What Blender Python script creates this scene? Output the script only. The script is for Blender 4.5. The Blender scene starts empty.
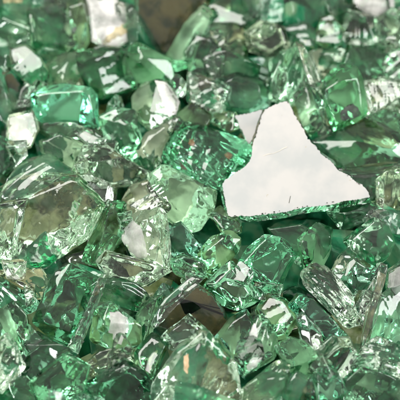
import bpy, bmesh, math, random
from mathutils import Vector, Matrix, noise
from mathutils.bvhtree import BVHTree

# ------------------------------------------------------------------ scene, camera (1 unit = 1 cm)
sc = bpy.context.scene
sc.unit_settings.system = 'METRIC'
sc.unit_settings.scale_length = 0.01
COL = sc.collection
U = 0.025                        # cm per photo pixel at the focal plane
DIST = 40.0
ELEV = math.radians(54)
cam_d = bpy.data.cameras.new("camera")
cam = bpy.data.objects.new("camera", cam_d)
COL.objects.link(cam)
CAM = Vector((0, -math.cos(ELEV) * DIST, math.sin(ELEV) * DIST))
cam.location = CAM
VIEW = CAM.normalized()          # from the heap towards the camera
cam.rotation_euler = (-VIEW).to_track_quat('-Z', 'Y').to_euler()
cam_d.sensor_width = 36
cam_d.lens = 36 * DIST / (400 * U)
cam_d.clip_start = 1
cam_d.clip_end = 500
cam_d.dof.use_dof = True
cam_d.dof.focus_distance = DIST - 1.9
cam_d.dof.aperture_fstop = 0.2
sc.camera = cam
RIGHT = Vector((1, 0, 0))
UPV = VIEW.cross(RIGHT).normalized()


def ray(px, py):
    return ((px - 200) * U * RIGHT + (200 - py) * U * UPV - VIEW * DIST).normalized()


def on_plane(px, py, p0, n):
    d = ray(px, py)
    return CAM + d * ((p0 - CAM).dot(n) / d.dot(n))


def ground_pt(px, py, lift=0.0):
    d = ray(px, py)
    t = -CAM.z / d.z
    return CAM + d * (t - lift)


# ------------------------------------------------------------------ materials
def new_mat(name):
    m = bpy.data.materials.new(name)
    m.use_nodes = True
    nt = m.node_tree
    nt.nodes.clear()
    return m, nt, nt.nodes.new('ShaderNodeOutputMaterial')


def N(nt, kind, **kw):
    n = nt.nodes.new(kind)
    for k, v in kw.items():
        if k in n.inputs:
            n.inputs[k].default_value = v
        else:
            setattr(n, k, v)
    return n


def glass_mat(name, absorb, density, bump=1.0, tint=(1, 1, 1, 1)):
    m, nt, out = new_mat(name)
    L = nt.links.new
    tc = N(nt, 'ShaderNodeTexCoord')
    oi = N(nt, 'ShaderNodeObjectInfo')
    rot = N(nt, 'ShaderNodeVectorMath', operation='SCALE')
    rot.inputs[0].default_value = (3.0, 5.0, 7.0)
    L(oi.outputs['Random'], rot.inputs['Scale'])
    mp = N(nt, 'ShaderNodeMapping')
    L(tc.outputs['Object'], mp.inputs['Vector'])
    L(rot.outputs[0], mp.inputs['Rotation'])
    L(rot.outputs[0], mp.inputs['Location'])
    st = N(nt, 'ShaderNodeMapping')                       # streaks along one direction
    st.inputs['Scale'].default_value = (0.55, 4.2, 4.2)
    L(mp.outputs[0], st.inputs['Vector'])
    n1 = N(nt, 'ShaderNodeTexNoise', Scale=1.3, Detail=1.6, Roughness=0.5)
    L(st.outputs[0], n1.inputs['Vector'])
    n2 = N(nt, 'ShaderNodeTexNoise', Scale=1.1, Detail=1.0, Roughness=0.4)
    L(mp.outputs[0], n2.inputs['Vector'])
    wv = N(nt, 'ShaderNodeTexWave', wave_type='RINGS', rings_direction='SPHERICAL')
    wv.inputs['Scale'].default_value = 1.3
    wv.inputs['Distortion'].default_value = 2.5
    wv.inputs['Detail'].default_value = 1.0
    wv.inputs['Detail Scale'].default_value = 0.7
    L(mp.outputs[0], wv.inputs['Vector'])
    mask = N(nt, 'ShaderNodeMapRange')
    mask.inputs['From Min'].default_value = 0.45
    mask.inputs['From Max'].default_value = 0.62
    L(n2.outputs['Fac'], mask.inputs['Value'])
    mul = N(nt, 'ShaderNodeMath', operation='MULTIPLY')
    L(n1.outputs['Fac'], mul.inputs[0])
    L(mask.outputs[0], mul.inputs[1])
    mix = N(nt, 'ShaderNodeMath', operation='MULTIPLY_ADD')
    mix.inputs[1].default_value = 0.28
    L(wv.outputs['Fac'], mix.inputs[0])
    L(mul.outputs[0], mix.inputs[2])
    bp = N(nt, 'ShaderNodeBump', Strength=0.55 * bump, Distance=0.10)
    L(mix.outputs[0], bp.inputs['Height'])
    gl = N(nt, 'ShaderNodeBsdfGlass', IOR=1.5, Roughness=0.0)
    gl.inputs['Color'].default_value = tint
    L(bp.outputs[0], gl.inputs['Normal'])
    L(gl.outputs[0], out.inputs['Surface'])
    va = N(nt, 'ShaderNodeVolumeAbsorption', Density=density)
    va.inputs['Color'].default_value = (*absorb, 1)
    L(va.outputs[0], out.inputs['Volume'])
    return m


MATS = {
    'green': glass_mat('green_glass', (0.11, 0.75, 0.37), 0.78, bump=0.30),
    'deep':  glass_mat('deep_green_glass', (0.02, 0.68, 0.36), 0.82, bump=0.16),
    'teal':  glass_mat('teal_glass', (0.02, 0.68, 0.42), 0.85, bump=0.20),
    'pale':  glass_mat('pale_green_glass', (0.32, 0.82, 0.46), 0.50, bump=0.36),
    'clear': glass_mat('clear_glass', (0.50, 0.86, 0.52), 0.36, bump=0.46),
    'olive': glass_mat('olive_glass', (0.44, 0.74, 0.24), 0.42, bump=0.40),
    'plate': glass_mat('plate_glass', (0.24, 0.82, 0.50), 0.6, bump=0.08),
    'streaky': glass_mat('streaky_glass', (0.46, 0.84, 0.46), 0.40, bump=0.75),
}


def coat_mat(name, c1, c2, rough, metallic, scale, speck=None, bump=0.1, film=1.0):
    m, nt, out = new_mat(name)
    L = nt.links.new
    tc = N(nt, 'ShaderNodeTexCoord')
    n1 = N(nt, 'ShaderNodeTexNoise', Scale=scale, Detail=5.0, Roughness=0.6)
    L(tc.outputs['Object'], n1.inputs['Vector'])
    cr = N(nt, 'ShaderNodeValToRGB')
    cr.color_ramp.elements[0].position = 0.42
    cr.color_ramp.elements[1].position = 0.60
    cr.color_ramp.elements[0].color = (*c1, 1)
    cr.color_ramp.elements[1].color = (*c2, 1)
    L(n1.outputs['Fac'], cr.inputs['Fac'])
    col = cr.outputs['Color']
    if speck:
        n2 = N(nt, 'ShaderNodeTexNoise', Scale=scale * 9, Detail=2.0)
        L(tc.outputs['Object'], n2.inputs['Vector'])
        mr = N(nt, 'ShaderNodeMapRange')
        mr.inputs['From Min'].default_value = speck[1]
        mr.inputs['From Max'].default_value = speck[1] + 0.03
        L(n2.outputs['Fac'], mr.inputs['Value'])
        mx = N(nt, 'ShaderNodeMix', data_type='RGBA')
        L(mr.outputs[0], mx.inputs['Factor'])
        L(col, mx.inputs['A'])
        mx.inputs['B'].default_value = (*speck[0], 1)
        col = mx.outputs['Result']
    p = N(nt, 'ShaderNodeBsdfPrincipled', Roughness=rough, Metallic=metallic)
    L(col, p.inputs['Base Color'])
    bp = N(nt, 'ShaderNodeBump', Strength=bump, Distance=0.05)
    L(n1.outputs['Fac'], bp.inputs['Height'])
    L(bp.outputs[0], p.inputs['Normal'])
    if film < 1:
        tr = N(nt, 'ShaderNodeBsdfTransparent')
        ms = N(nt, 'ShaderNodeMixShader')
        n3 = N(nt, 'ShaderNodeTexNoise', Scale=scale * 1.4, Detail=6.0, Roughness=0.65)
        L(tc.outputs['Object'], n3.inputs['Vector'])
        m3 = N(nt, 'ShaderNodeMapRange')
        m3.inputs['From Min'].default_value = 0.3
        m3.inputs['From Max'].default_value = 0.6
        m3.inputs['To Min'].default_value = film - 0.25
        m3.inputs['To Max'].default_value = min(1, film + 0.25)
        L(n3.outputs['Fac'], m3.inputs['Value'])
        L(m3.outputs[0], ms.inputs[0])
        L(tr.outputs[0], ms.inputs[1])
        L(p.outputs[0], ms.inputs[2])
        L(ms.outputs[0], out.inputs['Surface'])
    else:
        L(p.outputs[0], out.inputs['Surface'])
    return m


SILVER = coat_mat('silvered_coating', (0.292, 0.297, 0.292), (0.350, 0.338, 0.326), 0.35, 0.0, 0.8, ((0.30, 0.28, 0.23), 0.735), 0.03)
REFLECTION_SM = coat_mat('painted_softbox_reflection', (0.34, 0.34, 0.325), (0.50, 0.485, 0.47), 0.3, 0.0, 1.6, None, 0.25, film=0.62)  # softbox reflections on the small white facets, painted in as pale colour
BROWN = coat_mat('brown_backing_paint', (0.016, 0.020, 0.003), (0.085, 0.062, 0.016), 0.35, 0.0, 2.0, None, 0.5)
BRONZE = coat_mat('bronze_backing_paint', (0.035, 0.020, 0.008), (0.12, 0.065, 0.026), 0.4, 0.0, 4.0, film=0.75)
GOLD = coat_mat('gold_brown_residue', (0.10, 0.085, 0.03), (0.42, 0.36, 0.21), 0.35, 0.0, 2.2, None, 0.5, film=0.55)
BLACK = coat_mat('black_residue', (0.008, 0.012, 0.010), (0.05, 0.06, 0.05), 0.5, 0.0, 4.0, film=0.75)
PEACH = coat_mat('peach_residue', (0.50, 0.29, 0.16), (0.64, 0.45, 0.30), 0.5, 0.0, 3.0, film=0.6)
BACK_PALE = coat_mat('silvering_on_the_back', (0.42, 0.44, 0.34), (0.78, 0.75, 0.62), 0.3, 0.2, 1.6, None, 0.6)
BACK_OLIVE = coat_mat('yellowed_silvering_on_the_back', (0.15, 0.13, 0.04), (0.66, 0.58, 0.38), 0.3, 0.2, 1.5, None, 0.5)
RIM = coat_mat('rim_dirt', (0.012, 0.016, 0.008), (0.07, 0.07, 0.035), 0.5, 0.0, 6.0)
VEIN = coat_mat('cream_vein', (0.52, 0.47, 0.38), (0.46, 0.43, 0.37), 0.5, 0.0, 4.0)
COATS = {'back_pale': (BACK_PALE, 'silvered_back'), 'back_olive': (BACK_OLIVE, 'silvered_back'), 'silver': (REFLECTION_SM, 'silvering_or_reflection'), 'brown': (BROWN, 'painted_face'), 'bronze': (BRONZE, 'paint_patch'),  # 'silver' is the painted softbox reflection on small facets
         'gold': (GOLD, 'paint_patch'), 'black': (BLACK, 'black_speck'), 'peach': (PEACH, 'paint_patch')}


def dusty_mat(name, c1, c2, c3, trans):
    m, nt, out = new_mat(name)
    L = nt.links.new
    tc = N(nt, 'ShaderNodeTexCoord')
    n1 = N(nt, 'ShaderNodeTexNoise', Scale=1.3, Detail=4.0, Roughness=0.55, Distortion=0.8)
    L(tc.outputs['Object'], n1.inputs['Vector'])
    cr = N(nt, 'ShaderNodeValToRGB')
    e = cr.color_ramp.elements
    e[0].position, e[0].color = 0.36, (*c1, 1)
    e[1].position, e[1].color = 0.50, (*c2, 1)
    x = e.new(0.66)
    x.color = (*c3, 1)
    L(n1.outputs['Fac'], cr.inputs['Fac'])
    p = N(nt, 'ShaderNodeBsdfPrincipled', Roughness=0.12, IOR=1.5)
    p.inputs['Transmission Weight'].default_value = trans
    n2 = N(nt, 'ShaderNodeTexNoise', Scale=2.6, Detail=2.0)
    L(tc.outputs['Object'], n2.inputs['Vector'])
    bp = N(nt, 'ShaderNodeBump', Strength=0.35, Distance=0.12)
    L(n2.outputs['Fac'], bp.inputs['Height'])
    L(bp.outputs[0], p.inputs['Normal'])
    L(cr.outputs[0], p.inputs['Base Color'])
    L(p.outputs[0], out.inputs['Surface'])
    return m


MATS['bed'] = dusty_mat('dusty_green_glass', (0.006, 0.14, 0.055), (0.035, 0.32, 0.15), (0.26, 0.46, 0.26), 0.6)
MATS['bed_olive'] = dusty_mat('dusty_olive_glass', (0.05, 0.09, 0.02), (0.20, 0.24, 0.09), (0.50, 0.50, 0.32), 0.3)


# ------------------------------------------------------------------ mesh builders
def rough_mesh(bm, rnd, max_edge=0.13, warp=0.05, ripple=0.010, bevel=0.022, size=1.0, groove=None):
    """bevel, subdivide, and bend the faces of a convex chunk like fractured glass"""
    bmesh.ops.dissolve_limit(bm, angle_limit=math.radians(7), verts=bm.verts, edges=bm.edges)
    bmesh.ops.bevel(bm, geom=list(bm.edges), offset=bevel, segments=3, profile=0.55, affect='EDGES', clamp_overlap=True)
    bmesh.ops.triangulate(bm, faces=bm.faces)
    bmesh.ops.remove_doubles(bm, verts=bm.verts, dist=0.004)
    for _ in range(6):
        long = [e for e in bm.edges if e.calc_length() > max_edge]
        if not long:
            break
        bmesh.ops.subdivide_edges(bm, edges=long, cuts=1)
        bmesh.ops.triangulate(bm, faces=[f for f in bm.faces if len(f.verts) > 3])
    bm.normal_update()
    off = Vector((rnd.uniform(-50, 50), rnd.uniform(-50, 50), rnd.uniform(-50, 50)))
    imp = [Vector((rnd.uniform(-2, 2), rnd.uniform(-2, 2), rnd.uniform(-2, 2))) * size for _ in range(2)]
    lam = rnd.uniform(0.22, 0.45)
    mv = []
    for v in bm.verts:
        q = v.co + off
        d = noise.noise_vector(q * 0.75) * warp * 0.8 + noise.noise_vector(q * 2.1) * warp * 0.22
        r = (v.co - imp[0]).length
        g = max(0.0, noise.noise(q * 0.9 + Vector((9, 3, 1))) + 0.1)
        s = math.sin(2 * math.pi * r / lam + 3.0 * noise.noise(q * 1.3)) * ripple * g * 2.0
        mv.append(v.co + d + v.normal * (s - 0.03 * size * max(0.0, noise.noise(q * 0.8 - Vector((4, 8, 2))))))
    for v, c in zip(bm.verts, mv):
        v.co = c
    if groove:
        ang, lam, amp = groove
        amp *= 0.6
        dr = RIGHT * math.sin(math.radians(ang)) - UPV * math.cos(math.radians(ang))   # across the ribs
        bm.normal_update()
        mv = []
        for v in bm.verts:
            ph = v.co.dot(dr) / (lam * U) + 1.2 * noise.noise(v.co * 0.8 + off) + 0.3 * noise.noise(v.co * 2.5 + off)
            mv.append(v.co + v.normal * amp * (abs((ph % 1.0) * 2 - 1) - 0.5) * (0.5 + 0.8 * abs(noise.noise(v.co * 1.4 - off))) * 2)
        for v, c in zip(bm.verts, mv):
            v.co = c
    bm.normal_update()


def finish(bm, name, mat, parent=None, origin=None, smooth=30):
    me = bpy.data.meshes.new(name)
    if origin is not None:
        bmesh.ops.translate(bm, verts=bm.verts, vec=-origin)
    bm.to_mesh(me)
    bm.free()
    for p in me.polygons:
        p.use_smooth = True
    if smooth:
        me.set_sharp_from_angle(angle=math.radians(smooth))
    me.materials.append(mat)
    o = bpy.data.objects.new(name, me)
    COL.objects.link(o)
    if origin is not None:
        o.location = origin
    if parent is not None:
        o.parent = parent
        o.location = (origin - parent.location) if origin is not None else (0, 0, 0)
    return o


def pts2(flat):
    return [(flat[i], flat[i + 1]) for i in range(0, len(flat), 2)]


GROUP = 'broken glass pieces in the heap'
BUILT = {}
SPOTS = []


def densify(poly, step):
    out = []
    for i, a in enumerate(poly):
        b = poly[(i + 1) % len(poly)]
        n = max(1, int(math.hypot(b[0] - a[0], b[1] - a[1]) / step))
        for k in range(n):
            out.append((a[0] + (b[0] - a[0]) * k / n, a[1] + (b[1] - a[1]) * k / n))
    return out


def coat(o, bvh, kind, flat, back=False, label=None, jag=0.5, offset=0.012):
    """a thin film of coating or painted reflection lying on the surface of a finished piece"""
    rnd = random.Random(len(flat) * 7 + int(flat[0] * 13))
    mat, name = COATS[kind]
    poly = densify(pts2(flat), 2.0)
    poly = [(x + rnd.uniform(-jag, jag), y + rnd.uniform(-jag, jag)) for x, y in poly]
    bm = bmesh.new()
    f = bm.faces.new([bm.verts.new((x, y, 0)) for x, y in poly])
    bmesh.ops.triangulate(bm, faces=[f])
    for _ in range(4):
        long = [e for e in bm.edges if e.calc_length() > 4.0]
        if not long:
            break
        bmesh.ops.subdivide_edges(bm, edges=long, cuts=1)
        bmesh.ops.triangulate(bm, faces=[q for q in bm.faces if len(q.verts) > 3])
    dead = []
    for v in bm.verts:
        d = ray(v.co.x, v.co.y)
        if back:
            hit = bvh.ray_cast(CAM + d * (DIST + 12), -d)
        else:
            hit = bvh.ray_cast(CAM, d)
        if hit[0] is None:
            dead.append(v)
        else:
            v.co = hit[0] + hit[1].normalized() * offset
    bmesh.ops.delete(bm, geom=dead, context='VERTS')
    if not bm.faces:
        bm.free()
        return None
    c = finish(bm, name, mat, o, o.location.copy(), smooth=0)
    if label:
        c['label'] = label
    return c


def piece(kind, label, lift, hf, hb, tint, flat, front=None, coats=(), seed=None, tilt=0.5, jit=0.05, bevel=0.045,
          warp=0.04, cat=None, ripple=0.010, groove=None):
    seed = seed if seed is not None else len(BUILT) * 17 + 5
    rnd = random.Random(seed)
    pl = pts2(flat)
    if front is None:                      # straighten the outline into a few clean edges
        while len(pl) > 6:
            ar = [abs((pl[i - 1][0] - pl[i][0]) * (pl[(i + 1) % len(pl)][1] - pl[i][1])
                      - (pl[i - 1][1] - pl[i][1]) * (pl[(i + 1) % len(pl)][0] - pl[i][0])) for i in range(len(pl))]
            pl.pop(ar.index(min(ar)))
    cx = sum(p[0] for p in pl) / len(pl)
    cy = sum(p[1] for p in pl) / len(pl)
    g = 1.17 if front is None else 1.03    # a little overlap, so the pieces pack
    pl = [(cx + (x - cx) * g, cy + (y - cy) * g) for x, y in pl]
    if cy < 140:
        lift += 0.3
    size = max(max(p[0] for p in pl) - min(p[0] for p in pl), max(p[1] for p in pl) - min(p[1] for p in pl)) * U
    p0 = ground_pt(cx, cy, lift)
    n = (VIEW * (1 - tilt * 0.6) + Vector((0, 0, 1)) * tilt * 0.6
         + Vector((rnd.uniform(-.28, .28), rnd.uniform(-.28, .28), 0))).normalized()
    pts = []
    for x, y in pl:
        q = on_plane(x, y, p0, n)
        pts.append(q + ray(x, y) * rnd.uniform(-jit, jit) * size)

    def at(x, y, h):                       # a pixel, h pixels in front of the belt plane
        q = on_plane(x, y, p0, n)
        return q - ray(x, y) * h * U

    hpx = hf / U
    if front is None:
        front = []
        w = size / U
        mode = rnd.random()
        if mode < 0.5:                     # a top face and side faces meeting in a ridge
            a = rnd.choice((-90, -90, -60, -120, 0, 180, 90)) + rnd.uniform(-25, 25)
            ux, uy = math.cos(math.radians(a)), -math.sin(math.radians(a))
            sc_ = rnd.uniform(0.86, 0.95)
            ring = [(cx + (x - cx) * sc_, cy + (y - cy) * sc_) for x, y in pl]
            ds = [(x - cx) * ux + (y - cy) * uy for x, y in ring]
            lo, hi = min(ds), max(ds)
            cut = lo + (hi - lo) * rnd.uniform(0.45, 0.8)
            out = []
            for q in range(len(ring)):
                (x1, y1), (x2, y2) = ring[q], ring[(q + 1) % len(ring)]
                d1, d2 = ds[q], ds[(q + 1) % len(ring)]
                if d1 <= cut:
                    out.append((x1, y1, d1))
                if (d1 - cut) * (d2 - cut) < 0:
                    f = (cut - d1) / (d2 - d1)
                    out.append((x1 + (x2 - x1) * f, y1 + (y2 - y1) * f, cut))
            h0 = rnd.uniform(0.2, 0.9)
            front = [(x, y, hpx * (h0 + (1 - h0) * (d - lo) / (cut - lo))) for x, y, d in out]
        else:
            gx, gy = rnd.uniform(-1.1, 1.1), rnd.uniform(-1.1, 1.1)
            s = rnd.uniform(0.72, 0.9) if mode < 0.88 else rnd.uniform(0.3, 0.6)
            ox, oy = rnd.uniform(-.16, .16), rnd.uniform(-.16, .16)
            idx = range(len(pl)) if mode < 0.88 else rnd.sample(range(len(pl)), 3)
            for i in idx:
                x, y = pl[i]
                fx, fy = cx + (x - cx) * s + ox * w * (1 - s), cy + (y - cy) * s + oy * w * (1 - s)
                front.append((fx, fy, hpx * max(0.25, 0.8 + gx * (fx - cx) / w + gy * (fy - cy) / w)))
    for x, y, h in front:
        pts.append(at(x, y, h))
    s = rnd.uniform(0.45, 0.7)
    for i in rnd.sample(range(len(pl)), min(4, len(pl))):
        x, y = pl[i]
        pts.append(at(cx + (x - cx) * s, cy + (y - cy) * s, -hb / U * rnd.uniform(0.7, 1.1)))
    bm = bmesh.new()
    for q in pts:
        bm.verts.new(q)
    r = bmesh.ops.convex_hull(bm, input=bm.verts)
    junk = list({g for g in r['geom_interior'] + r['geom_unused'] if isinstance(g, bmesh.types.BMVert)})
    bmesh.ops.delete(bm, geom=junk, context='VERTS')
    bmesh.ops.recalc_face_normals(bm, faces=bm.faces)
    rough_mesh(bm, rnd, max_edge=0.065 if groove else 0.12, warp=warp, size=min(2.2, size), bevel=bevel, ripple=ripple, groove=groove)
    bvh = BVHTree.FromBMesh(bm)
    o = finish(bm, kind, MATS[tint], origin=p0)
    tag(o, label, cat or kind.replace('_', ' '))
    BUILT[label] = o
    q = rnd.randrange(len(pl))
    if len(BUILT) % 3 == 1:
        SPOTS.append((cx + (pl[q][0] - cx) * .95, cy + (pl[q][1] - cy) * .95, lift + rnd.uniform(.0, .2)))
    if not any(len(c) > 2 and c[2].get('back') for c in coats) and not any(c[0] == 'brown' for c in coats) and hb >= 0.5:
        k = {'deep': .22, 'teal': .35, 'streaky': .3, 'clear': .5}.get(tint, .65)
        if rnd.random() < k:
            kind_ = 'back_olive' if rnd.random() < (.7 if tint == 'olive' else .42) else 'back_pale'
            sx = rnd.uniform(.78, .94)
            coat(o, bvh, kind_, [c for x, y in pl for c in (cx + (x - cx) * sx, cy + (y - cy) * sx)], back=True, jag=1.0)
    for cdef in coats:
        coat(o, bvh, *cdef[:2], **(cdef[2] if len(cdef) > 2 else {}))
    return o


def tag(o, label, cat, group=GROUP):
    o['label'] = label
    o['category'] = cat
    if group:
        o['group'] = group

# ------------------------------------------------------------------ the heap, piece by piece
# (kind, label, lift, front height, back depth, tint, outline[, options])
CH, SH, BL, SL = 'glass_chunk', 'glass_shard', 'glass_block', 'glass_sliver'
def P(kind, label, lift, hf, hb, tint, flat, opt=None):
    return piece(kind, label, lift, hf, hb, tint, flat, **(opt or {}))


# --- far part of the heap (top of the picture, soft focus)
P(SH, 'pale glass shard capped by the pair of bars along the top edge', -.1, .3, .6, 'pale', [33,-4,72,-4,72,6,52,12,36,9])
P(CH, 'pale green chunk in the top corner opposite the white lumps', -.1, .3, .7, 'pale', [-4,-4,34,-4,30,10,18,22,-4,20], dict(coats=[('gold', [2,-3,24,-3,22,3,4,3])]))
P(CH, 'milky green chunk with a white glint under the top corner piece', .0, .4, .7, 'pale', [-4,20,18,14,31,24,33,44,20,52,-4,48])
P(BL, 'large rounded pale green block leaning on the curved green flake', .2, .5, .9, 'pale', [30,12,44,5,62,6,74,15,77,44,70,54,50,62,34,50,28,30])
P(SH, 'drop-shaped pale green shard hanging over the brown-lined hollow', .35, .35, .7, 'pale', [12,50,26,46,40,58,47,72,44,86,37,91,24,82,14,68])
P(SH, 'clear green wedge at the frame edge above the brown-lined hollow', .1, .3, .6, 'pale', [-4,48,12,48,20,62,12,74,-4,72])
P(SH, 'grey-green triangular shard beside the brown-painted hollow shard', .05, .2, .5, 'clear', [20,88,26,82,38,91,33,100,27,108,15,107])
P(SL, 'thin pale sliver standing upright at the edge by the brown hollow', .2, .2, .4, 'pale', [-4,68,4,72,8,94,14,118,4,122,-4,110])
P(SH, 'curved green flake tucked against the white-faced top shard', .3, .3, .5, 'green', [68,4,74,-4,84,-2,90,18,90,40,82,52,74,48,71,28], dict(coats=[('black', [72,28,77,26,76,33,72,35])]))
P(SH, 'long white-faced shard with a chipped grey corner at the top', .35, .12, .6, 'pale', [84,-4,117,-4,127,15,130,42,118,50,106,50,91,42,90,18],
  dict(front=[(88,0,6),(114,0,6),(124,16,6),(126,40,6),(116,47,6),(95,41,6),(93,18,6)], jit=.02, warp=.015,
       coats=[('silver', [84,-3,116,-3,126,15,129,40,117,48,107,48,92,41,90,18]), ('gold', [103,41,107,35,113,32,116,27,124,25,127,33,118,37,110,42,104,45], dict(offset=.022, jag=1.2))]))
P(SL, 'pale upright glass sliver dividing white-faced shard from brown plate', .45, .25, .4, 'clear', [126,10,132,6,138,12,138,44,132,52,127,44])
P(SL, 'slanting pale green slab propped along the brown plate', .35, .3, .5, 'green', [203,6,212,18,198,40,190,64,176,68,166,58,170,46,185,24])
P(BL, 'dark olive-green rounded block below the brown plate', .4, .4, .8, 'green', [125,54,138,44,156,48,168,60,174,84,162,92,143,88,128,76])
P(CH, 'gold-glinting squarish chunk behind the teal roof-shaped block', .15, .4, .7, 'olive', [46,66,60,56,76,54,80,70,82,88,66,92,50,88], dict(coats=[('gold', [50,72,60,68,62,76,52,80], dict(back=True))]))
P(CH, 'green chunk with oval glints below the white-faced top shard', .35, .4, .8, 'green', [78,54,104,48,126,52,131,76,134,86,122,96,100,96,88,84,80,70])
P(SH, 'pale corner shard behind the slanting slab at the top', -.1, .3, .6, 'green', [205,10,222,-2,245,-2,250,18,236,30,215,26])
P(CH, 'mossy green chunk below the pale corner shard', .0, .35, .7, 'olive', [200,38,215,24,240,24,252,40,242,58,215,54])
P(SH, 'upright green shard between slanting slab and streaky bar', .2, .35, .6, 'green', [186,54,197,36,212,40,224,58,216,80,192,74])
P(BL, 'long streaky green bar lying above the cream striped cube', .3, .4, .7, 'pale', [205,60,225,50,252,58,270,72,264,86,240,78,214,82], dict(groove=(-18, 7, .02)))
P(CH, 'pale green chunk at the top edge with bright glints', -.1, .4, .7, 'pale', [243,-4,287,-4,292,14,280,30,256,24])
P(CH, 'yellowish green chunk under the glinting top-edge chunk', .05, .4, .7, 'olive', [245,34,262,22,282,28,288,46,268,58,250,50])
P(CH, 'dull green chunk on the top edge beside the domed green piece', -.1, .3, .7, 'green', [285,-4,326,-4,328,15,310,28,292,20])
P(CH, 'small grey-green chunk between dull green and domed pieces', .0, .3, .6, 'pale', [284,28,305,22,320,34,316,50,296,50])
P(CH, 'domed green piece with smooth face near the cream cluster', .2, .4, .7, 'green', [316,42,321,20,332,16,342,30,340,46,330,51,320,48])
P(SH, 'olive shard on the top edge beside the white lumps', -.05, .3, .6, 'olive', [326,-4,357,-4,360,9,346,20,330,17])
P(CH, 'cream-glinting cluster chunk under the white lumps', .15, .4, .6, 'clear', [342,32,349,12,362,9,374,20,378,40,366,50,350,47], dict(coats=[('gold', [352,32,362,26,366,40,356,44], dict(back=True))]))
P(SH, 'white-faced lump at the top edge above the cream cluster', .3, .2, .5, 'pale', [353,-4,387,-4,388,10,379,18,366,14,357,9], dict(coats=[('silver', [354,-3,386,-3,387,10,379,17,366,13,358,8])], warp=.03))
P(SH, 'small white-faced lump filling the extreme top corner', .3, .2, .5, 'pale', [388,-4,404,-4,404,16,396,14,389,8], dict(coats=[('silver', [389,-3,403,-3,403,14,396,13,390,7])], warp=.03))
P(CH, 'pale green chunk at the edge below the corner lump', .1, .4, .7, 'pale', [374,22,390,12,404,15,404,46,388,50,377,42])
P(CH, 'broad green chunk behind the round-topped prism', .1, .4, .8, 'green', [343,64,350,47,380,48,394,62,386,84,364,80,348,72])
P(SH, 'curved pale rim shard at the edge above the cream-edged chunk', .25, .3, .6, 'pale', [382,64,392,50,404,48,404,86,388,84])
P(SH, 'small grey shard wedged above the round-topped prism', .1, .3, .5, 'clear', [310,52,328,48,346,50,344,62,332,70,320,78,312,64])
P(BL, 'shattered teal-edged block touching the tip of the white plate', .45, .45, .8, 'pale', [270,62,280,52,297,45,306,55,309,90,292,103,272,98,265,84], dict(ripple=.02, groove=(80, 8, .018)))
P(CH, 'teal chunk between cream striped cube and shattered block', .25, .35, .7, 'teal', [216,82,238,74,262,82,268,104,250,112,230,108,222,96])
P(BL, 'cream striped cube behind the bronze-flecked block', .45, .35, .6, 'clear', [189,74,214,80,230,90,223,112,208,111,189,100], dict(coats=[('gold', [193,78,226,92,220,108,192,97], dict(back=True))], ripple=.02, groove=(-20, 7, .025)))
P(SL, 'golden-edged upright sliver against the round-topped prism', .85, .3, .3, 'olive', [298,47,306,48,314,62,323,86,333,131,327,136,315,102,306,75], dict(groove=(-70, 5, .02)))
P(BL, 'round-topped green prism with a dark smudge near its base', .75, .6, .8, 'green', [319,84,330,70,345,63,357,67,363,80,369,114,353,125,335,133,327,118,321,98],
  dict(front=[(323,92,14),(340,80,20),(358,77,14),(362,112,10),(337,126,12)], coats=[('black', [340,112,346,106,350,108,353,103,358,108,362,115,350,120,341,121])], warp=.025))
P(CH, 'cream ribbed chunk hugging the side of the round-topped prism', .35, .4, .6, 'clear', [364,84,385,79,404,84,404,112,386,122,371,117], dict(coats=[('gold', [368,90,380,84,384,106,374,112], dict(back=True))], ripple=.02, groove=(-75, 7, .025)))
P(SL, 'green sliver squeezed between white plate and golden-edged sliver', .3, .3, .5, 'green', [294,98,306,86,317,104,329,134,318,142,304,126])
P(CH, 'green cap chunk at the edge below the cream ribbed chunk', .3, .4, .7, 'green', [365,117,384,110,404,116,404,140,386,132])
P(BL, 'broad smooth green block beside the slanting edge of the white plate', .55, .55, .9, 'green', [308,143,322,137,352,124,372,118,390,128,402,136,404,162,385,171,362,174,344,172,322,156],
  dict(front=[(340,160,8),(358,141,16),(392,150,10),(372,165,9)], warp=.035))
P(SL, 'pale flat ledge under the broad smooth green block', .5, .25, .4, 'pale', [338,168,356,172,384,168,404,162,404,172,384,176,360,179,346,177])
P(CH, 'dark green chunk by the pointed corner of the white plate', .3, .35, .7, 'green', [344,174,368,178,382,174,382,196,370,199,354,184])
P(BL, 'cream streaked upright block at the edge beside the plate corner', .45, .4, .6, 'olive', [376,180,388,171,404,169,404,216,386,216,377,202], dict(coats=[('gold', [384,182,391,180,394,208,386,208], dict(back=True))], ripple=.02, groove=(84, 6, .025)))

# --- middle of the heap
P(SH, 'green corner shard at the edge beside the arched aqua shard', .0, .3, .7, 'deep', [-4,136,12,140,25,150,11,166,-4,180], dict(groove=(35, 8, .015)))
P(SH, 'pale cracked shard under the upright edge sliver', .25, .3, .6, 'clear', [10,118,20,109,34,112,38,130,30,146,18,150,8,138], dict(ripple=.02))
P(SH, 'olive underside shard below the teal roof-shaped block', .15, .25, .6, 'olive', [33,128,42,120,75,120,98,130,100,144,80,140,50,138])
P(BL, 'teal roof-shaped block with a pale upright end', .55, .6, .8, 'teal', [32,94,44,87,62,84,90,87,97,95,99,132,88,126,75,122,42,123,32,118],
  dict(front=[(37,95,12),(88,91,14),(40,117,8),(84,117,12),(92,110,10)], warp=.035))
P(SL, 'narrow pale bar lying below the pale end of the roof-shaped block', .45, .2, .3, 'pale', [74,132,85,130,106,140,103,148,86,143])
P(CH, 'teal chunk crowded above the arched aqua shard', .45, .4, .7, 'pale', [42,142,60,135,82,141,96,152,88,168,72,170,57,162,44,153])
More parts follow.
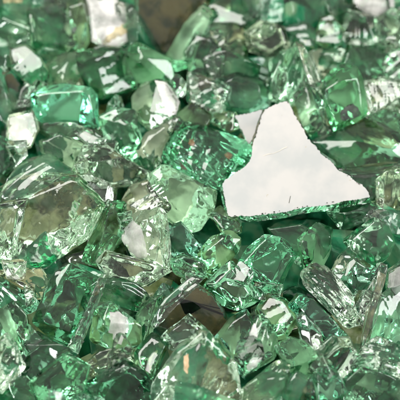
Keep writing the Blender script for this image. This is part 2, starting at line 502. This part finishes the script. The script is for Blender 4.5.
P(CH, 'clear chunk with white facet below the olive-green rounded block', .55, .5, .8, 'pale', [131,97,143,83,158,79,170,82,181,104,177,118,165,128,150,133,139,122,132,110],
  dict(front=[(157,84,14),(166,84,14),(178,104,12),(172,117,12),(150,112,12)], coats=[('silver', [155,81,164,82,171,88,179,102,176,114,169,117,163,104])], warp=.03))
P(CH, 'dull green chunk between roof-shaped block and white-facet chunk', .2, .4, .7, 'green', [99,118,115,110,134,112,143,130,143,150,128,158,108,148,100,136])
P(SH, 'small green shard between white-facet chunk and cream striped cube', .3, .3, .6, 'green', [166,122,180,108,192,104,212,112,206,126,188,122,176,132])
P(SH, 'green shard behind the left notch of the broken white sliver', .2, .3, .5, 'green', [213,112,234,112,241,125,228,132,212,123])
P(CH, 'frosty chunk with cream patch above the tall ribbed block', .7, .5, .7, 'clear', [74,172,77,156,88,146,105,147,126,160,146,172,144,182,126,187,98,188],
  dict(coats=[('gold', [108,156,120,160,122,176,112,178], dict(back=True))], ripple=.02))
P(SH, 'pale splintered wedge beside the ribs of the bronze-flecked block', .5, .35, .6, 'streaky', [138,150,148,134,165,124,177,118,173,136,162,152,157,172,146,170], dict(ripple=.02))
P(BL, 'bronze-flecked ribbed green block tucked against the white plate', .65, .55, .8, 'deep', [163,152,175,133,185,122,205,127,225,134,246,141,253,150,251,162,240,169,228,177,221,190,200,190,180,178,165,168],
  dict(front=[(176,148,14),(190,130,16),(240,150,12),(226,168,10),(196,176,10)], warp=.03, ripple=.02,
       coats=[('bronze', [189,139,194,138,195,144,192,148,188,145], dict(jag=1)), ('bronze', [227,151,232,152,233,157,229,160,225,156], dict(jag=1.2)), ('bronze', [179,162,184,164,187,169,182,169], dict(jag=1))], groove=(-31, 8, .022)))
P(BL, 'bright aqua block under the bronze-flecked block', .55, .5, .8, 'pale', [146,188,152,172,163,163,180,178,200,189,218,192,213,212,200,231,186,234,170,222,157,206],
  dict(front=[(162,182,10),(208,198,12),(192,222,12),(172,208,12)], ripple=.016, groove=(40, 12, .015)))
P(BL, 'olive-hearted clear block with a bright thick edge', .6, .8, .9, 'clear', [-4,188,28,173,78,174,106,204,90,238,42,270,8,271,-4,256],
  dict(front=[(28,198,19),(13,264,15),(78,179,12),(98,206,10),(84,236,10),(40,263,13)], warp=.014, ripple=.012, bevel=.07, groove=(55, 11, .010),
       coats=[('gold', [30,190,56,182,80,184,94,206,84,234,62,250,40,262,20,262,28,220], dict(back=True, jag=2))]))
P(SH, 'arched aqua shard bridging over the olive-hearted block', .95, .3, .35, 'pale', [0,196,6,180,16,167,32,157,48,152,60,160,74,170,76,178,60,180,42,188,28,202,14,206],
  dict(front=[(20,178,8),(44,162,10),(62,172,8),(26,188,8)], ripple=.016))
P(CH, 'pale mottled facet chunk at the edge under the arched shard', .85, .25, .4, 'clear', [-4,206,12,204,26,202,21,232,13,264,-4,254])
P(CH, 'streaked green chunk between olive-hearted and tall ribbed blocks', .4, .45, .7, 'green', [90,232,106,204,124,206,124,237,110,252,98,264,82,258], dict(ripple=.02, groove=(60, 8, .02)))
P(SH, 'small dark shard above the tall ribbed block', .5, .25, .5, 'olive', [122,202,132,186,148,182,160,204,154,214,134,216])
P(BL, 'tall ribbed clear block with a pinkish white side face', .8, .6, .7, 'clear', [121,238,125,222,134,212,148,210,160,206,168,213,171,240,171,268,161,274,146,264,132,256],
  dict(front=[(143,220,20),(155,216,22),(148,258,18),(164,266,16),(130,224,8)], warp=.02, bevel=.04,
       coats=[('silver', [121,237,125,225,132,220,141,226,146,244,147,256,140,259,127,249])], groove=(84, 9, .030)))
P(CH, 'sparkling rubbly chunk at the foot of the tall ribbed block', .6, .4, .6, 'streaky', [99,262,108,250,126,254,146,263,170,270,161,280,145,286,124,282,105,273], dict(ripple=.02, coats=[('gold', [116,262,136,266,150,276,130,276], dict(back=True))]))
P(SL, 'teal sliver beside the straight edge of the tall ribbed block', .4, .3, .6, 'teal', [169,228,181,224,190,235,201,246,196,256,178,258,170,250])
P(CH, 'ribbed green chunk between teal sliver and criss-cross block', .45, .35, .6, 'green', [171,260,184,254,203,261,205,276,190,281,174,273], dict(ripple=.02, groove=(-30, 6, .025)))
P(BL, 'green block with criss-cross pale lines below the plate corner', .5, .45, .7, 'green', [197,252,211,237,230,229,242,238,239,252,229,263,212,280,198,272],
  dict(front=[(206,252,8),(226,238,9),(232,250,9),(212,270,8)], warp=.025))
P(BL, 'smooth grass-green block touching the brown-backed diamond', .55, .45, .7, 'green', [202,285,215,272,231,258,239,270,249,283,262,298,253,306,236,312,220,306,207,298],
  dict(front=[(216,284,9),(232,268,9),(250,296,9),(232,304,9)], warp=.03))
P(BL, 'square-faced dark green block with pale edges below the white plate', .65, .5, .9, 'deep', [236,266,246,248,264,234,284,237,296,256,287,273,275,299,258,289,242,275],
  dict(front=[(242,265,9),(266,239,9),(291,257,9),(274,291,9)], warp=.025, bevel=.04))
P(SH, 'shadowy green shard behind the square-faced dark block', .45, .3, .7, 'green', [270,230,300,226,314,234,310,258,298,264,284,246])
P(SH, 'green shard with a pale slanting face under the plate edge', .55, .35, .7, 'green', [300,240,317,225,331,231,330,250,321,268,306,272,300,258])
P(BL, 'clear many-sided cube by the edge below the plate corner', .65, .5, .7, 'pale', [342,240,356,230,373,217,388,223,395,242,388,258,375,268,360,260,348,250],
  dict(front=[(350,240,8),(374,222,9),(390,242,8),(374,256,10)], warp=.03, bevel=.04))
P(SH, 'pale cap shard at the edge above the many-sided cube', .55, .3, .5, 'clear', [371,216,387,211,404,213,404,240,395,241,386,227])
P(SL, 'bright streaked sliver beside the deep green square', .45, .3, .5, 'clear', [329,275,339,256,350,247,355,256,346,272,336,284])
P(BL, 'deep green square under the many-sided cube', .4, .4, .7, 'deep', [339,277,352,255,379,268,373,285,358,304,345,296], dict(front=[(346,278,8),(356,262,8),(372,272,8),(358,296,8)], warp=.02))
P(SH, 'fibrous clear shard lying in front of the deep green square', .75, .4, .5, 'streaky', [299,272,312,261,330,268,353,292,362,326,346,330,325,309,303,286],
  dict(front=[(310,270,10),(328,280,12),(350,310,12),(330,304,10)], ripple=.03, warp=.06, groove=(-48, 6, .03)))
P(SL, 'amber-edged upright sliver beside the fibrous clear shard', .8, .25, .3, 'olive', [378,268,387,271,377,310,366,353,360,349,366,310], dict(coats=[('gold', [380,274,383,276,367,344,364,342], dict(back=True))]))
P(SL, 'pale facet strip between deep green square and amber sliver', .5, .25, .4, 'clear', [360,302,374,276,379,272,370,306,365,328,360,320])
P(BL, 'tall green block at the edge behind the amber-edged sliver', .45, .4, .7, 'deep', [379,300,388,292,404,288,404,346,386,352,371,345], dict(ripple=.02, groove=(78, 12, .015)))
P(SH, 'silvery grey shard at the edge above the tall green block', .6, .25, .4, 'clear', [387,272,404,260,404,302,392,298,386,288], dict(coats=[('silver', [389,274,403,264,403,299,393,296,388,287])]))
P(CH, 'white-streaked splash of clear glass at the edge near the bottom', .7, .3, .5, 'streaky', [364,348,378,337,404,350,404,378,385,374,364,364], dict(ripple=.03, groove=(-15, 6, .03)))
P(SH, 'green shard filling the nook at the plate lower corner', .5, .3, .6, 'green', [330,212,372,203,386,212,373,219,345,230])
P(SH, 'small green shard beside the bright aqua block and plate', .4, .3, .5, 'green', [210,216,221,206,227,218,241,222,241,232,224,233])

# --- near part of the heap (bottom of the picture)
P(SH, 'yellow-olive strip under the olive-hearted block', .3, .3, .5, 'olive', [-4,272,20,273,40,269,51,284,46,298,30,297,12,286])
P(SH, 'dark green shard at the edge below the yellow-olive strip', .3, .35, .7, 'deep', [-4,276,15,288,33,298,39,306,28,313,10,307,-4,310])
P(BL, 'deep green cube with a pale sparkling lower edge', .6, .55, .9, 'deep', [31,322,42,300,52,271,70,261,102,278,93,302,81,336,68,344,48,336],
  dict(front=[(56,287,12),(84,291,13),(70,334,12),(42,322,11),(66,268,6)], warp=.025, bevel=.045))
P(SH, 'green shard with a bright ridge above the leaf-shaped crystal', .45, .4, .6, 'green', [-4,314,14,303,26,316,29,340,20,351,8,336,-4,336])
P(SH, 'leaf-shaped glittering crystal at the edge near the bottom', .85, .4, .5, 'streaky', [-4,344,8,334,17,346,24,365,13,382,4,391,-4,386], dict(ripple=.03, coats=[('gold', [8,340,16,350,18,362,10,352], dict(back=True))], groove=(70, 6, .025)))
P(BL, 'dark emerald block below the sparkling edge of the deep green cube', .4, .45, .8, 'deep', [25,346,38,334,66,349,64,360,46,370,32,378,22,368], dict(warp=.02))
P(CH, 'clear-edged green chunk lying under the dark emerald block', .65, .45, .6, 'green', [31,383,45,368,65,355,79,356,88,368,83,390,60,404,42,404])
P(CH, 'murky green chunk filling the bottom corner under the leaf crystal', .2, .35, .6, 'green', [-4,393,12,381,26,377,38,390,41,404,-4,404])
P(SL, 'long pale sliver running down beside the deep green cube', .7, .25, .4, 'pale', [70,344,84,310,97,282,105,283,93,320,80,350])
P(CH, 'glossy chunk with a grey-white patch beside the long pale sliver', .6, .4, .6, 'green', [92,340,97,311,112,304,129,311,140,325,139,342,121,351,101,350],
  dict(coats=[('silver', [110,312,118,312,127,317,129,330,123,334,119,343,114,341,112,334,109,333], dict(jag=1))]))
P(SH, 'ribbed green shard above the grey-patched chunk', .5, .35, .6, 'green', [96,285,115,277,140,285,151,300,141,312,118,307,101,302], dict(ripple=.03, groove=(-28, 6, .025)))
P(SH, 'olive flake below the grey-patched chunk', .45, .3, .5, 'olive', [84,366,100,352,125,346,138,352,131,363,108,371,92,376])
P(CH, 'dark green folded chunk at the bottom beside the pointed crystal', .4, .4, .7, 'deep', [84,386,100,371,125,361,146,374,154,395,146,404,95,404])
P(SL, 'clear slab edge leaning on the brown-backed diamond', .75, .25, .35, 'pale', [151,320,164,299,190,278,201,281,197,288,178,304,157,327])
P(SH, 'pale green corner shard overlapping the foot of the brown-backed diamond', .5, .25, .35, 'pale', [162,337,188,315,205,330,198,340,172,350])
P(SH, 'green shard wedged between grey-patched chunk and brown-backed diamond', .4, .35, .6, 'green', [137,316,150,300,162,297,156,320,151,340,140,346])
P(CH, 'dark green splinter chunk beside the shoulder of the pointed crystal', .45, .35, .6, 'green', [135,352,152,334,168,344,162,358,151,380,138,368])
P(BL, 'big pointed crystal with a peach-coloured spot near the bottom', 1.15, .7, .7, 'clear', [150,404,152,384,175,348,201,329,207,329,236,364,244,404],
  dict(front=[(203,334,5),(197,362,15),(191,404,22),(178,352,6),(226,356,6)], warp=.010, ripple=.010, bevel=.03, jit=.02, tilt=.2, groove=(62, 9, .012),
       coats=[('peach', [184,357,188,354,189,366,187,374,184,370], dict(offset=.014)), ('gold', [203,338,210,338,222,352,236,376,238,403,194,403,198,366], dict(back=True, jag=2))]))
P(SH, 'green wedge between pointed crystal and reflection-splashed chunk', .5, .35, .6, 'teal', [216,338,231,320,246,311,252,322,245,350,244,376,232,357])
P(CH, 'reflection-splashed green chunk under the smooth grass-green block', .65, .45, .6, 'green', [239,352,247,328,256,317,267,321,277,340,274,356,256,366,245,374],
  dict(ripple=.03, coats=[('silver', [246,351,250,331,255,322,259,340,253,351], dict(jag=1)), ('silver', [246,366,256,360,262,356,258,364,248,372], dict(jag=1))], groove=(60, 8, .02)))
P(CH, 'cream-sparkled round chunk on the bottom edge beside the crystal', .7, .4, .5, 'olive', [244,388,256,372,276,361,288,366,284,388,268,404,244,404], dict(ripple=.03, groove=(45, 8, .02)))
P(CH, 'pale green chunk under the square-faced dark block', .4, .4, .6, 'green', [257,310,270,294,285,300,297,318,286,336,272,339,262,326])
P(BL, 'dark teal block below the fibrous clear shard', .5, .4, .7, 'teal', [289,309,300,295,313,300,335,324,346,335,335,343,318,336,300,324])
P(SL, 'pale grey strip leaning along the dark teal block', .75, .25, .35, 'clear', [297,318,304,313,320,330,323,345,313,351,302,339])
P(CH, 'clear green chunk with two black specks', .8, .45, .5, 'clear', [316,352,332,337,348,339,361,354,362,366,344,377,327,371],
  dict(coats=[('black', [337,360,342,354,348,351,346,356,341,362,338,364]), ('black', [349,361,352,358,353,362,350,365])]))
P(CH, 'mid green chunk between pale grey strip and bottom edge', .45, .35, .6, 'green', [274,346,290,337,304,342,323,358,313,373,291,373,280,363])
P(CH, 'small bright teal chunk under the black-specked chunk', .55, .35, .5, 'teal', [311,381,325,368,339,376,346,392,330,402,314,399])
P(CH, 'green chunk filling the bottom corner below the white splash', .35, .4, .6, 'green', [345,381,362,365,385,372,404,381,404,404,345,404])
P(CH, 'pale green chunk on the bottom edge beside the small teal chunk', .5, .35, .5, 'pale', [284,387,296,372,312,379,316,404,284,404])

# --- the big plate with its silvered face
def slab(kind, label, lift, n, flat, thick, tint, coat_flat, film=None, film_name='silvering_or_reflection', depth=0.0, jag=.6):
    pl = pts2(flat)
    cx = sum(p[0] for p in pl) / len(pl)
    cy = sum(p[1] for p in pl) / len(pl)
    p0 = ground_pt(cx, cy, lift)
    rnd = random.Random(int(cx))
    bm = bmesh.new()
    dn = densify(pl, 3.0)
    top = [bm.verts.new(on_plane(x, y, p0, n)) for x, y in dn]
    bot = []
    mid = sum((v.co for v in top), Vector()) / len(top)
    for v in top:
        q = v.co - n * thick * rnd.uniform(0.93, 1.05)
        bot.append(bm.verts.new(q + (v.co - mid) * 0.035))
    f = bm.faces.new(top)
    k = len(top)
    for i in range(k):
        bm.faces.new((top[i], bot[i], bot[(i + 1) % k], top[(i + 1) % k]))
    bm.faces.new(list(reversed(bot)))
    bmesh.ops.recalc_face_normals(bm, faces=bm.faces)
    bmesh.ops.triangulate(bm, faces=bm.faces)
    for _ in range(5):
        long = [e for e in bm.edges if e.calc_length() > 0.13]
        if not long:
            break
        bmesh.ops.subdivide_edges(bm, edges=long, cuts=1)
        bmesh.ops.triangulate(bm, faces=[q for q in bm.faces if len(q.verts) > 3])
    for v in bm.verts:
        dep = -(v.co - p0).dot(n) / thick            # 0 on the coated face, 1 on the back
        w = math.sin(math.pi * min(1, max(0, dep)))
        d = noise.noise_vector(v.co * 1.6) * 0.06 + noise.noise_vector(v.co * 5.0) * 0.006
        v.co += d * w
    bm.normal_update()
    bvh = BVHTree.FromBMesh(bm)
    o = finish(bm, kind, MATS[tint], origin=p0)
    tag(o, label, kind.replace('_', ' '))
    # coating: a film with a nibbled rim
    poly = densify(pts2(coat_flat), 1.2)
    poly = [(x + rnd.uniform(-jag, jag), y + rnd.uniform(-jag, jag)) for x, y in poly]
    cb = bmesh.new()
    f = cb.faces.new([cb.verts.new(on_plane(x, y, p0 + n * (0.012 if depth == 0 else -depth), n)) for x, y in poly])
    bmesh.ops.triangulate(cb, faces=[f])
    c = finish(cb, film_name, film or SILVER, o, p0.copy(), smooth=0)
    return o, p0, n, bvh


PLATE = [284,101,288,101,293,111,297,119,303,128,308,139,316,146,322,155,332,162,338,170,349,176,355,181,362,185,367,190,370,197,
         360,199,345,201,330,205,318,206,300,208,285,212,268,214,250,216,240,216,232,217,228,216,226,205,224,195,222,185,224,181,
         232,175,243,168,250,161,252,155,253,143,255,138,258,127,262,115,264,110,274,105]
n_plate = (VIEW * 0.55 + Vector((-.06, .10, .95)) * 0.45).normalized()
plate, pp0, pn, pbvh = slab('glass_plate', 'big jagged plate with a smooth white silvered face on top of the heap', 1.25, n_plate, PLATE, 0.38, 'plate', PLATE)
BUILT['plate'] = plate
# dark chips nibbled along the plate's rim
rnd = random.Random(4)
for seg in ([255,138,258,127,262,116], [303,129,316,147,332,163,349,177,362,186], [288,102,297,119,303,128], [232,216,268,213,300,207,345,200]):
    ps = pts2(seg)
    for a, b in zip(ps[:-1], ps[1:]):
        for k in range(4):
            t = rnd.random()
            x, y = a[0] + (b[0] - a[0]) * t, a[1] + (b[1] - a[1]) * t
            r = rnd.uniform(.22, .8)
            kk = rnd.choice((5, 6, 7))
            al = math.atan2(b[1] - a[1], b[0] - a[0])
            pol = []
            for q in range(kk):
                th = q * 6.283 / kk
                e1, e2 = r * rnd.uniform(.8, 2.2) * math.cos(th), r * rnd.uniform(.4, .9) * math.sin(th)
                pol.append((x + e1 * math.cos(al) - e2 * math.sin(al), y + e1 * math.sin(al) + e2 * math.cos(al)))
            bm = bmesh.new()
            ff = bm.faces.new([bm.verts.new(on_plane(u, v, pp0 + pn * 0.024, pn)) for u, v in pol])
            bmesh.ops.extrude_face_region(bm, geom=[ff])
            finish(bm, 'rim_chip', RIM, plate, pp0.copy(), smooth=0)


def vein(pts, w, mat, name):
    bm = bmesh.new()
    lf, rt = [], []
    for i, (x, y) in enumerate(pts):
        x0, y0 = pts[max(0, i - 1)]
        x1, y1 = pts[min(len(pts) - 1, i + 1)]
        L = math.hypot(x1 - x0, y1 - y0) or 1
        ww = w * rnd.uniform(.4, 1.2)
        lf.append(bm.verts.new(on_plane(x - (y1 - y0) / L * ww, y + (x1 - x0) / L * ww, pp0 + pn * 0.019, pn)))
        rt.append(bm.verts.new(on_plane(x + (y1 - y0) / L * ww, y - (x1 - x0) / L * ww, pp0 + pn * 0.019, pn)))
    for i in range(len(pts) - 1):
        bm.faces.new((lf[i], lf[i + 1], rt[i + 1], rt[i]))
    finish(bm, name, mat, plate, pp0.copy(), smooth=0)


vein([(263, 156), (268, 154), (273, 153.5), (279, 151), (283, 148.5), (287, 147)], .3, VEIN, 'cream_vein')
vein([(289, 203), (289.6, 200), (290.5, 196)], .2, RIM, 'hairline')
vein([(252.6, 142), (253.5, 137), (256, 132), (257, 126.5), (259.5, 121), (261, 115.5), (264.5, 110)], .75, RIM, 'crack')
n_small = (VIEW * 0.7 + Vector((-.1, .1, .9)) * 0.3).normalized()
sl, *_ = slab('glass_plate', 'small white broken-off sliver of plate behind the dark jagged crack', 0.95, n_small,
              [235,116,250,113,263,109,258.5,122,254,136,249,148,245,137,240,127], 0.35, 'green',
              [235,116,250,113,262.5,109.5,258,122,253.5,136,248.5,146,245,137,240,127])

# three brown-backed shards: the paint is seen through the glass in front of it
def nrm(a, x, y):
    return (VIEW * a + Vector((x, y, 1)) * (1 - a)).normalized()


slab('glass_shard', 'dark brown-backed plate at the top behind the pale upright sliver', .45, Vector((.16, -.76, .63)).normalized(),
     [137,-4,208,-4,198,20,182,38,164,54,150,48,136,42], .28, 'pale', [138,-4,206,-4,196,20,181,37,164,52,151,46,138,40], BROWN, 'painted_back', .2, .8)
slab('glass_shard', 'small brown-backed shard sunk in the hollow beside the drop-shaped shard', .4, Vector((.25, -.72, .65)).normalized(),
     [1,76,10,72,20,84,17,100,12,116,2,108], .25, 'pale', [2,77,10,73,19,84,16,99,11,114,3,106], BROWN, 'painted_back', .18, .8)
slab('glass_shard', 'brown-backed diamond-shaped shard above the pointed crystal', .62, Vector((.12, -.74, .66)).normalized(),
     [155,326,165,308,180,297,197,285,212,295,224,311,229,326,217,338,200,330,178,332], .16, 'pale', [157,325,166,309,180,299,197,287,211,296,222,311,227,326,217,336,200,329,178,331], BROWN, 'painted_back', .12, 1.2)


# ------------------------------------------------------------------ pieces below and around the ones above
def loose_chunk(seed, tint, size):
    rnd = random.Random(seed)
    bm = bmesh.new()
    bmesh.ops.create_cube(bm, size=2.0)
    for v in bm.verts:
        v.co = Vector((v.co.x * rnd.uniform(.7, 1.1), v.co.y * rnd.uniform(.6, 1.0), v.co.z * rnd.uniform(.4, .8)))
    for k in range(6):
        n = Vector((rnd.gauss(0, 1), rnd.gauss(0, 1), rnd.gauss(0, 1))).normalized()
        r = bmesh.ops.bisect_plane(bm, geom=bm.verts[:] + bm.edges[:] + bm.faces[:], plane_co=n * rnd.uniform(.45, .8), plane_no=n, clear_outer=True)
        ed = [e for e in r['geom_cut'] if isinstance(e, bmesh.types.BMEdge)]
        if ed:
            bmesh.ops.edgeloop_fill(bm, edges=ed)
    bmesh.ops.scale(bm, vec=(size, size, size), verts=bm.verts)
    bmesh.ops.recalc_face_normals(bm, faces=bm.faces)
    rough_mesh(bm, rnd, max_edge=0.14, warp=0.02, size=1.0)
    return finish(bm, 'glass_fragment', MATS[tint])


protos = [loose_chunk(100 + i, t, s) for i, (t, s) in enumerate(
    [('bed', 1.2), ('bed', 1.1), ('bed', 1.3), ('bed_olive', 1.0), ('teal', 1.05), ('bed', 1.1), ('bed_olive', .95), ('bed', 1.25), ('pale', 1.1)])]
used = [False] * len(protos)
rnd = random.Random(11)


def place(p, label, group):
    k = rnd.randrange(len(protos))
    o = protos[k]
    if used[k]:
        o = protos[k].copy()
        COL.objects.link(o)
    used[k] = True
    o.location = p
    o.rotation_euler = (rnd.uniform(0, 6.28), rnd.uniform(0, 6.28), rnd.uniform(0, 6.28))
    tag(o, label, 'glass fragment', group)


step = 1.25
for layer, dz in ((0, -1.05),):
    nx, ny = 11, 14
    for i in range(nx):
        for j in range(ny):
            x = (i - (nx - 1) / 2) * step + rnd.uniform(-.3, .3) + layer * .4
            y = (j - (ny - 1) / 2) * step + rnd.uniform(-.3, .3) + layer * .4
            if layer == 1 and (i + j) % 2:
                continue
            outside = abs(x) > 5.3 or abs(y / 1.0) > 6.6
            z = dz + rnd.uniform(-.15, .15) + (0.45 if outside and layer == 0 else 0)
            place(Vector((x, y, z)), 'glass fragment lying mostly hidden in the gaps beneath and around the larger pieces', 'small fragments buried in the heap')

# small splinters wedged between the larger pieces
splits = []
for i, (tn, sz) in enumerate([('streaky', .34), ('clear', .42), ('green', .40), ('pale', .36), ('olive', .36), ('green', .48), ('clear', .30), ('teal', .34)]):
    r2 = random.Random(400 + i)
    bm = bmesh.new()
    bmesh.ops.create_cube(bm, size=2.0)
    for v in bm.verts:
        v.co = Vector((v.co.x * r2.uniform(.9, 1.5), v.co.y * r2.uniform(.4, .9), v.co.z * r2.uniform(.25, .6)))
    for k in range(5):
        n = Vector((r2.gauss(0, 1), r2.gauss(0, 1), r2.gauss(0, 1))).normalized()
        r = bmesh.ops.bisect_plane(bm, geom=bm.verts[:] + bm.edges[:] + bm.faces[:], plane_co=n * r2.uniform(.4, .75), plane_no=n, clear_outer=True)
        ed = [e for e in r['geom_cut'] if isinstance(e, bmesh.types.BMEdge)]
        if ed:
            bmesh.ops.edgeloop_fill(bm, edges=ed)
    bmesh.ops.scale(bm, vec=(sz, sz, sz), verts=bm.verts)
    bmesh.ops.recalc_face_normals(bm, faces=bm.faces)
    rough_mesh(bm, r2, max_edge=0.06, warp=0.03, size=.6, bevel=.012)
    splits.append(finish(bm, 'glass_splinter', MATS[tn]))
used2 = [False] * len(splits)
for (x, y, lf) in SPOTS:
    if 215 < x < 372 and 98 < y < 222:
        continue
    k = rnd.randrange(len(splits))
    o = splits[k]
    if used2[k]:
        o = splits[k].copy()
        COL.objects.link(o)
    used2[k] = True
    o.location = ground_pt(x, y, lf)
    o.rotation_euler = (rnd.uniform(0, 6.28), rnd.uniform(0, 6.28), rnd.uniform(0, 6.28))
    tag(o, 'small glass splinter wedged in a gap between larger green glass pieces', 'glass splinter', 'small splinters between the pieces')

# the table the heap lies on
m, nt, out = new_mat('table_paint')
tc = N(nt, 'ShaderNodeTexCoord')
n1 = N(nt, 'ShaderNodeTexNoise', Scale=0.6, Detail=6.0)
nt.links.new(tc.outputs['Object'], n1.inputs['Vector'])
cr = N(nt, 'ShaderNodeValToRGB')
cr.color_ramp.elements[0].color = (0.46, 0.41, 0.29, 1)
cr.color_ramp.elements[1].color = (0.58, 0.53, 0.40, 1)
nt.links.new(n1.outputs['Fac'], cr.inputs['Fac'])
pb = N(nt, 'ShaderNodeBsdfPrincipled', Roughness=0.6)
nt.links.new(cr.outputs[0], pb.inputs['Base Color'])
nt.links.new(pb.outputs[0], out.inputs['Surface'])
bm = bmesh.new()
bmesh.ops.create_grid(bm, x_segments=2, y_segments=2, size=60)
tb = finish(bm, 'ground', m, smooth=0)
tb.location = (0, 0, -2.3)
tb['kind'] = 'structure'


# ------------------------------------------------------------------ studio light
w = bpy.data.worlds.new("World")
sc.world = w
w.use_nodes = True
nt = w.node_tree
bg = nt.nodes['Background']
bg.inputs['Strength'].default_value = 1.0
tc = N(nt, 'ShaderNodeTexCoord')
sx = N(nt, 'ShaderNodeSeparateXYZ')
cr = N(nt, 'ShaderNodeValToRGB')
cr.color_ramp.elements[0].position = 0.0
cr.color_ramp.elements[0].color = (0.30, 0.30, 0.27, 1)
cr.color_ramp.elements[1].position = 0.85
cr.color_ramp.elements[1].color = (0.88, 0.88, 0.82, 1)
nt.links.new(tc.outputs['Generated'], sx.inputs[0])
nt.links.new(sx.outputs['Z'], cr.inputs['Fac'])
nt.links.new(cr.outputs['Color'], bg.inputs['Color'])


def softbox(name, loc, size, power, target=(0, 0, 0), col=(1, 1, 1)):
    d = bpy.data.lights.new(name, 'AREA')
    d.shape = 'RECTANGLE'
    d.size, d.size_y = size
    d.energy = power
    d.color = col
    o = bpy.data.objects.new(name, d)
    COL.objects.link(o)
    o.location = loc
    o.rotation_euler = (Vector(target) - Vector(loc)).to_track_quat('-Z', 'Y').to_euler()
    return o


softbox('softbox_key', (-14, 14, 30), (24, 18), 15500, col=(1.0, 0.97, 0.92))
softbox('softbox_side', (30, 6, 18), (10, 20), 7500)
softbox('softbox_front', (-22, -20, 16), (6, 14), 6500)

sc.view_settings.view_transform = 'Standard'
sc.view_settings.look = 'None'
sc.view_settings.exposure = 0.36
sc.view_settings.gamma = 1
cy = sc.cycles
cy.max_bounces = 11
cy.transmission_bounces = 11
cy.glossy_bounces = 12
cy.diffuse_bounces = 3
cy.transparent_max_bounces = 8
cy.caustics_reflective = True
cy.caustics_refractive = True
cy.blur_glossy = 0.3
cy.sample_clamp_indirect = 4
cy.use_adaptive_sampling = True
cy.adaptive_threshold = 0.12
cy.adaptive_min_samples = 20
cy.use_denoising = True
try:
    cy.denoiser = 'OPENIMAGEDENOISE'
    cy.denoising_input_passes = 'RGB_ALBEDO_NORMAL'
except Exception:
    pass
